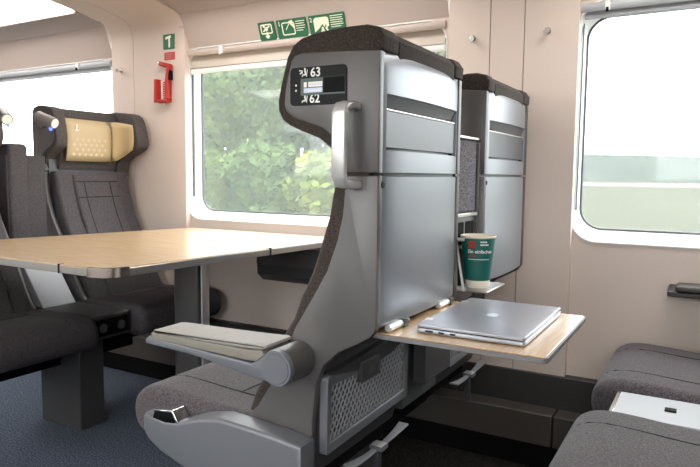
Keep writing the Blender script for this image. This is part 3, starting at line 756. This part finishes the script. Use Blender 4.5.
# ------------------------------------------------------------------ laptop and cup
lx0, lx1, ly0, ly1 = -.505, -.287, 1.152, 1.476
org = ((lx0+lx1)/2, (ly0+ly1)/2, .6845)
t = thing('laptop', 'closed silver convertible laptop lying on the open wooden tray', 'laptop', org, R(0))
o = MB(); o.prism(rrect(lx0, lx1, ly0, ly1, .008, 4), .6862, .6945, 'z', r=.0022, n=3); bs = o.build('laptop_base', 'lapt', t, org, smooth=50)
o = MB(); o.prism(rrect(lx0+.001, lx1-.0005, ly0+.0005, ly1-.0005, .008, 4), .6960, .7025, 'z', r=.0015, n=3); ld = o.build('lid', 'lapt', t, org, smooth=50)
o = MB(); o.prism(rrect(lx0+.003, lx1-.003, ly0+.003, ly1-.003, .008, 4), .6940, .6962, 'z'); o.build('seam', 'black', t, org)
o = MB()
for yy in (ly0+.055, ly1-.055): o.rod((lx0-.002, yy-.016, .6955), (lx0-.002, yy+.016, .6955), .0048, None, 12)
for yy in (ly0+.055, ly1-.055): o.box(lx0-.001, lx0+.014, yy-.007, yy+.007, .7018, .7030)
o.build('hinge', 'satin', t, org)
o = MB()
for a, b in ((.020, .037), (.048, .060), (.072, .084)): o.prism(rrect(lx0+a, lx0+b, .6885, .6922, .0015, 2), ly0-.0006, ly0+.0006, 'y')
o.build('port', 'black', bs, org)
o = MB()
for xx, yy in ((lx0+.02, ly0+.03), (lx0+.02, ly1-.03), (lx1-.02, ly0+.03), (lx1-.02, ly1-.03)): o.rod((xx, yy, .6845), (xx, yy, .6864), .006)
o.build('rubber_foot', 'black', bs, org)
o = MB(); cx, cy = (lx0+lx1)/2-.002, (ly0+ly1)/2
for dy, l0, l1 in ((-.0135, -.004, .014), (-.0045, -.014, .010), (.0045, -.010, .014), (.0135, -.014, .004)):   # four slanted strokes, read from the front edge
    o.prism([(cx+l0, cy+dy+l0*.36-.0016), (cx+l1, cy+dy+l1*.36-.0016), (cx+l1, cy+dy+l1*.36+.0016), (cx+l0, cy+dy+l0*.36+.0016)], .7024, .7029, 'z')
o.build('emblem', 'laptlogo', ld, org)

cc = (-.533, 1.612, .7063)
t = thing('paper_cup', 'green paper cup with red square and white print in the cup holder', 'cup', cc)
h = .137; r0, r1 = .0305, .0452
rad = lambda z: r0+(r1-r0)*z/h
prof = [(0, .003), (r0-.001, .003), (r0, 0), (rad(.020), .020), (rad(.0201), .0201), (rad(.05), .05), (rad(.09), .09), (rad(.131), .131), (rad(.1311), .1311), (r1+.0012, .1325), (r1+.0022, .1350), (r1+.0012, .1375), (r1-.0008, .1372), (r1-.0015, .132), (r0-.001, .008), (0, .008)]
o = MB(); o.lathe(prof, (0, 0, 0), 48, mf=lambda k: 1 if 3 <= k <= 7 else 0); o.build('cup_body', ['paper', 'cup'], t, smooth=40)
base_a = math.atan2(-1.612, .523)
def curved(o, pts, m=0, off=.0005):
    return [((rad(z)+off)*math.cos(base_a+a/rad(z)), (rad(z)+off)*math.sin(base_a+a/rad(z)), z) for a, z in pts]
def patch(o, a0, a1, z0, z1, m=0):
    n = 6; vs = curved(o, [(a0+(a1-a0)*i/n, z) for z in (z0, z1) for i in range(n+1)])
    o.add(vs, [(i, i+1, n+2+i, n+1+i) for i in range(n)], m)
o = MB(); patch(o, -.027, -.007, .106, .125); patch(o, -.025, -.007, .084, .089); o.build('red_square', 'cupred', t)
o = MB(); vs, fs = text_tris('Ein einfaches', .0128); o.add(curved(o, [(-.027+a, .0935+b) for a, b in vs]), fs)
for z, a0, a1 in ((.121, .006, .024), (.1135, .006, .026)):
    a = a0
    while a < a1: patch(o, a, a+.0036, z, z+.0038); a += .0046
a = -.026
while a < .030: patch(o, a, a+.0035, .076, .0780); a += .0045
o.build('white_print', 'cuptext', t)

# ------------------------------------------------------------------ outside
GZ = -1.1
struct(MB().quad((-500, 2.9, GZ), (300, 2.9, GZ), (300, 600, GZ), (-500, 600, GZ)).build('meadow_ground', 'grass'))
struct(MB().quad((-500, -600, GZ), (300, -600, GZ), (300, -1.5, GZ), (-500, -1.5, GZ)).build('meadow_ground', 'grass'))
struct(MB().box(-300, 260, 150, 200, GZ, GZ+.3).build('pale_ground_strip', 'paleground'))  # wide pale band of ground before the hills
def hills(name, y, h, seed, x0, x1):
    rnd = random.Random(seed); n = 160; ph = [(rnd.uniform(.5, 3), rnd.uniform(0, 6), rnd.uniform(.3, 1)) for _ in range(7)]
    vs = []; fs = []; rows = 6
    for j in range(rows+1):
        for i in range(n+1):
            x = x0+(x1-x0)*i/n
            hh = h*(.86+.05*sum(a*math.sin(f*x/60+p) for f, p, a in ph)) + rnd.uniform(-.25, .25)
            q = j/rows; vs.append((x, y+q*70, GZ+hh*math.sin(q*math.pi/2)**.7 if j else GZ))
    fs = [(j*(n+1)+i, j*(n+1)+i+1, (j+1)*(n+1)+i+1, (j+1)*(n+1)+i) for j in range(rows) for i in range(n)]
    o = MB().add(vs, fs); return struct(o.build(name, 'hill', smooth=80))
hills('wooded_hill', 330, 17, 3, -190, 330)
# grassy bank and trees beyond the table window
o = MB(); n = 24
vs = []
for j, (y, z) in enumerate(((6.5, GZ), (8.2, -.2), (10, .25), (13, .4), (17, .4))):
    for i in range(n+1):
        x = -18+17*i/n; e = min(1, i/7, (n-i)/7); e = e*e*(3-2*e); vs.append((x, y, (GZ+(z-GZ)*e)+(.12*math.sin(i*1.7+j) if 0 < i < n and j else 0)))
fs = [(j*(n+1)+i, j*(n+1)+i+1, (j+1)*(n+1)+i+1, (j+1)*(n+1)+i) for j in range(4) for i in range(n)]
struct(o.add(vs, fs).build('grass_bank', 'bank', smooth=70))
TREE = ['pale green', 'blue green', 'yellow green']
def tree(x, y, z, hgt, wid, leaf, label, seed, grp, low=.12):
    rnd = random.Random(seed)
    t = thing('leafy_tree' if hgt > 2 else 'leafy_shrub', label, 'tree' if hgt > 2 else 'shrub', (x, y, z), 0, grp)
    o = MB(); o.rod((0, 0, -.2), (.05, 0, hgt*.6), wid*.06, wid*.025, 8); o.build('trunk', 'bark', t)
    o = MB(); blobs = []
    for k in range(22):
        a = rnd.uniform(0, 6.28); rr = wid*.5*math.sqrt(rnd.random())*.62; zz = hgt*(low+.2+(.8-low)*rnd.random()*.95)
        blobs.append((rr*math.cos(a), rr*math.sin(a), min(zz, hgt*.86), wid*rnd.uniform(.17, .27)))
    for (bx, by, bz, br) in blobs:
        for _ in range(520):
            d = Vector((rnd.gauss(0, 1), rnd.gauss(0, 1), rnd.gauss(0, 1))).normalized()*br*rnd.uniform(.75, 1.12)
            c = Vector((bx, by, bz))+d; c.z = max(c.z, .02)
            u = Vector((rnd.gauss(0, 1), rnd.gauss(0, 1), rnd.gauss(0, 1))).normalized(); v = u.orthogonal().normalized(); s_ = rnd.uniform(.05, .11)
            o.add([c-u*s_, c-v*s_*.55, c+u*s_, c+v*s_*.55], [(0, 1, 2, 3)])
    o.build('foliage', leaf, t)
G = 'trees on the grass bank beyond the window'
tl = [(-12.9, 14.6, 5.0, 3.4, 'leafB'), (-10.6, 11.2, 4.2, 2.6, 'leafA'), (-9.2, 14.8, 5.4, 3.5, 'leafC'), (-7.8, 11.2, 4.2, 2.6, 'leafB'), (-5.4, 14.6, 5.2, 3.4, 'leafA'), (-4.9, 11.2, 4.0, 2.6, 'leafC')]
tn = ['blue green tree at the left edge of the table window', 'mid green tree standing second from left outside the table window', 'tall yellow green tree in the middle of the table window',
      'blue green tree outside, just left of the display headrest', 'mid green tree outside, behind the display headrest', 'yellow green tree outside at the right, behind the grab handle seat']
for i, ((x, y, h_, w_, lf), nm) in enumerate(zip(tl, tn)): tree(x, y, .3, h_, w_, lf, nm, 20+i, G)
sl = [(-9.8, 8.9, 1.5, 1.15, 'leafC'), (-8.2, 8.8, 1.4, 1.15, 'leafA'), (-6.9, 8.9, 1.5, 1.25, 'leafB'), (-5.5, 8.8, 1.4, 1.25, 'leafC'), (-4.1, 8.9, 1.5, 1.25, 'leafA')]
sn = ['yellow green shrub on the bank, leftmost in the table window', 'mid green shrub on the bank, second from the left', 'blue green shrub on the bank, in the middle', 'yellow green shrub on the bank, left of the grab handle', 'mid green shrub on the bank behind the grab handle']
for i, ((x, y, h_, w_, lf), nm) in enumerate(zip(sl, sn)): tree(x, y, -.1, h_, w_, lf, nm, 50+i, 'shrubs on the grass bank', low=0)

# ------------------------------------------------------------------ daylight
w = bpy.data.worlds.new('overcast sky'); scn.world = w; w.use_nodes = True
bg = w.node_tree.nodes['Background']; bg.inputs['Color'].default_value = (.96, .98, 1, 1); bg.inputs['Strength'].default_value = 4.4

# ------------------------------------------------------------------ camera
cd = bpy.data.cameras.new('camera'); cam = bpy.data.objects.new('camera', cd); COL.objects.link(cam)
Rm = Matrix(((0.8671148,-0.0551232,0.4950488),(0.4980053,0.0757241,-0.8638614),(0.0101317,0.9956040,0.0931131)))
cam.matrix_world = Matrix.Translation((0, 0, 1.0)) @ Rm.to_4x4()
cd.sensor_width = 36; cd.lens = 36*633.1447/700; cd.clip_start = .02; cd.clip_end = 2000
scn.camera = cam
vs = scn.view_settings
scn.display_settings.display_device = 'sRGB'
vs.view_transform = 'Standard'; vs.look = 'None'; vs.gamma = 1; vs.use_curve_mapping = False; vs.exposure = 1.0
scn.cycles.use_denoising = True
scn.cycles.max_bounces = 10; scn.cycles.diffuse_bounces = 6; scn.cycles.transparent_max_bounces = 12
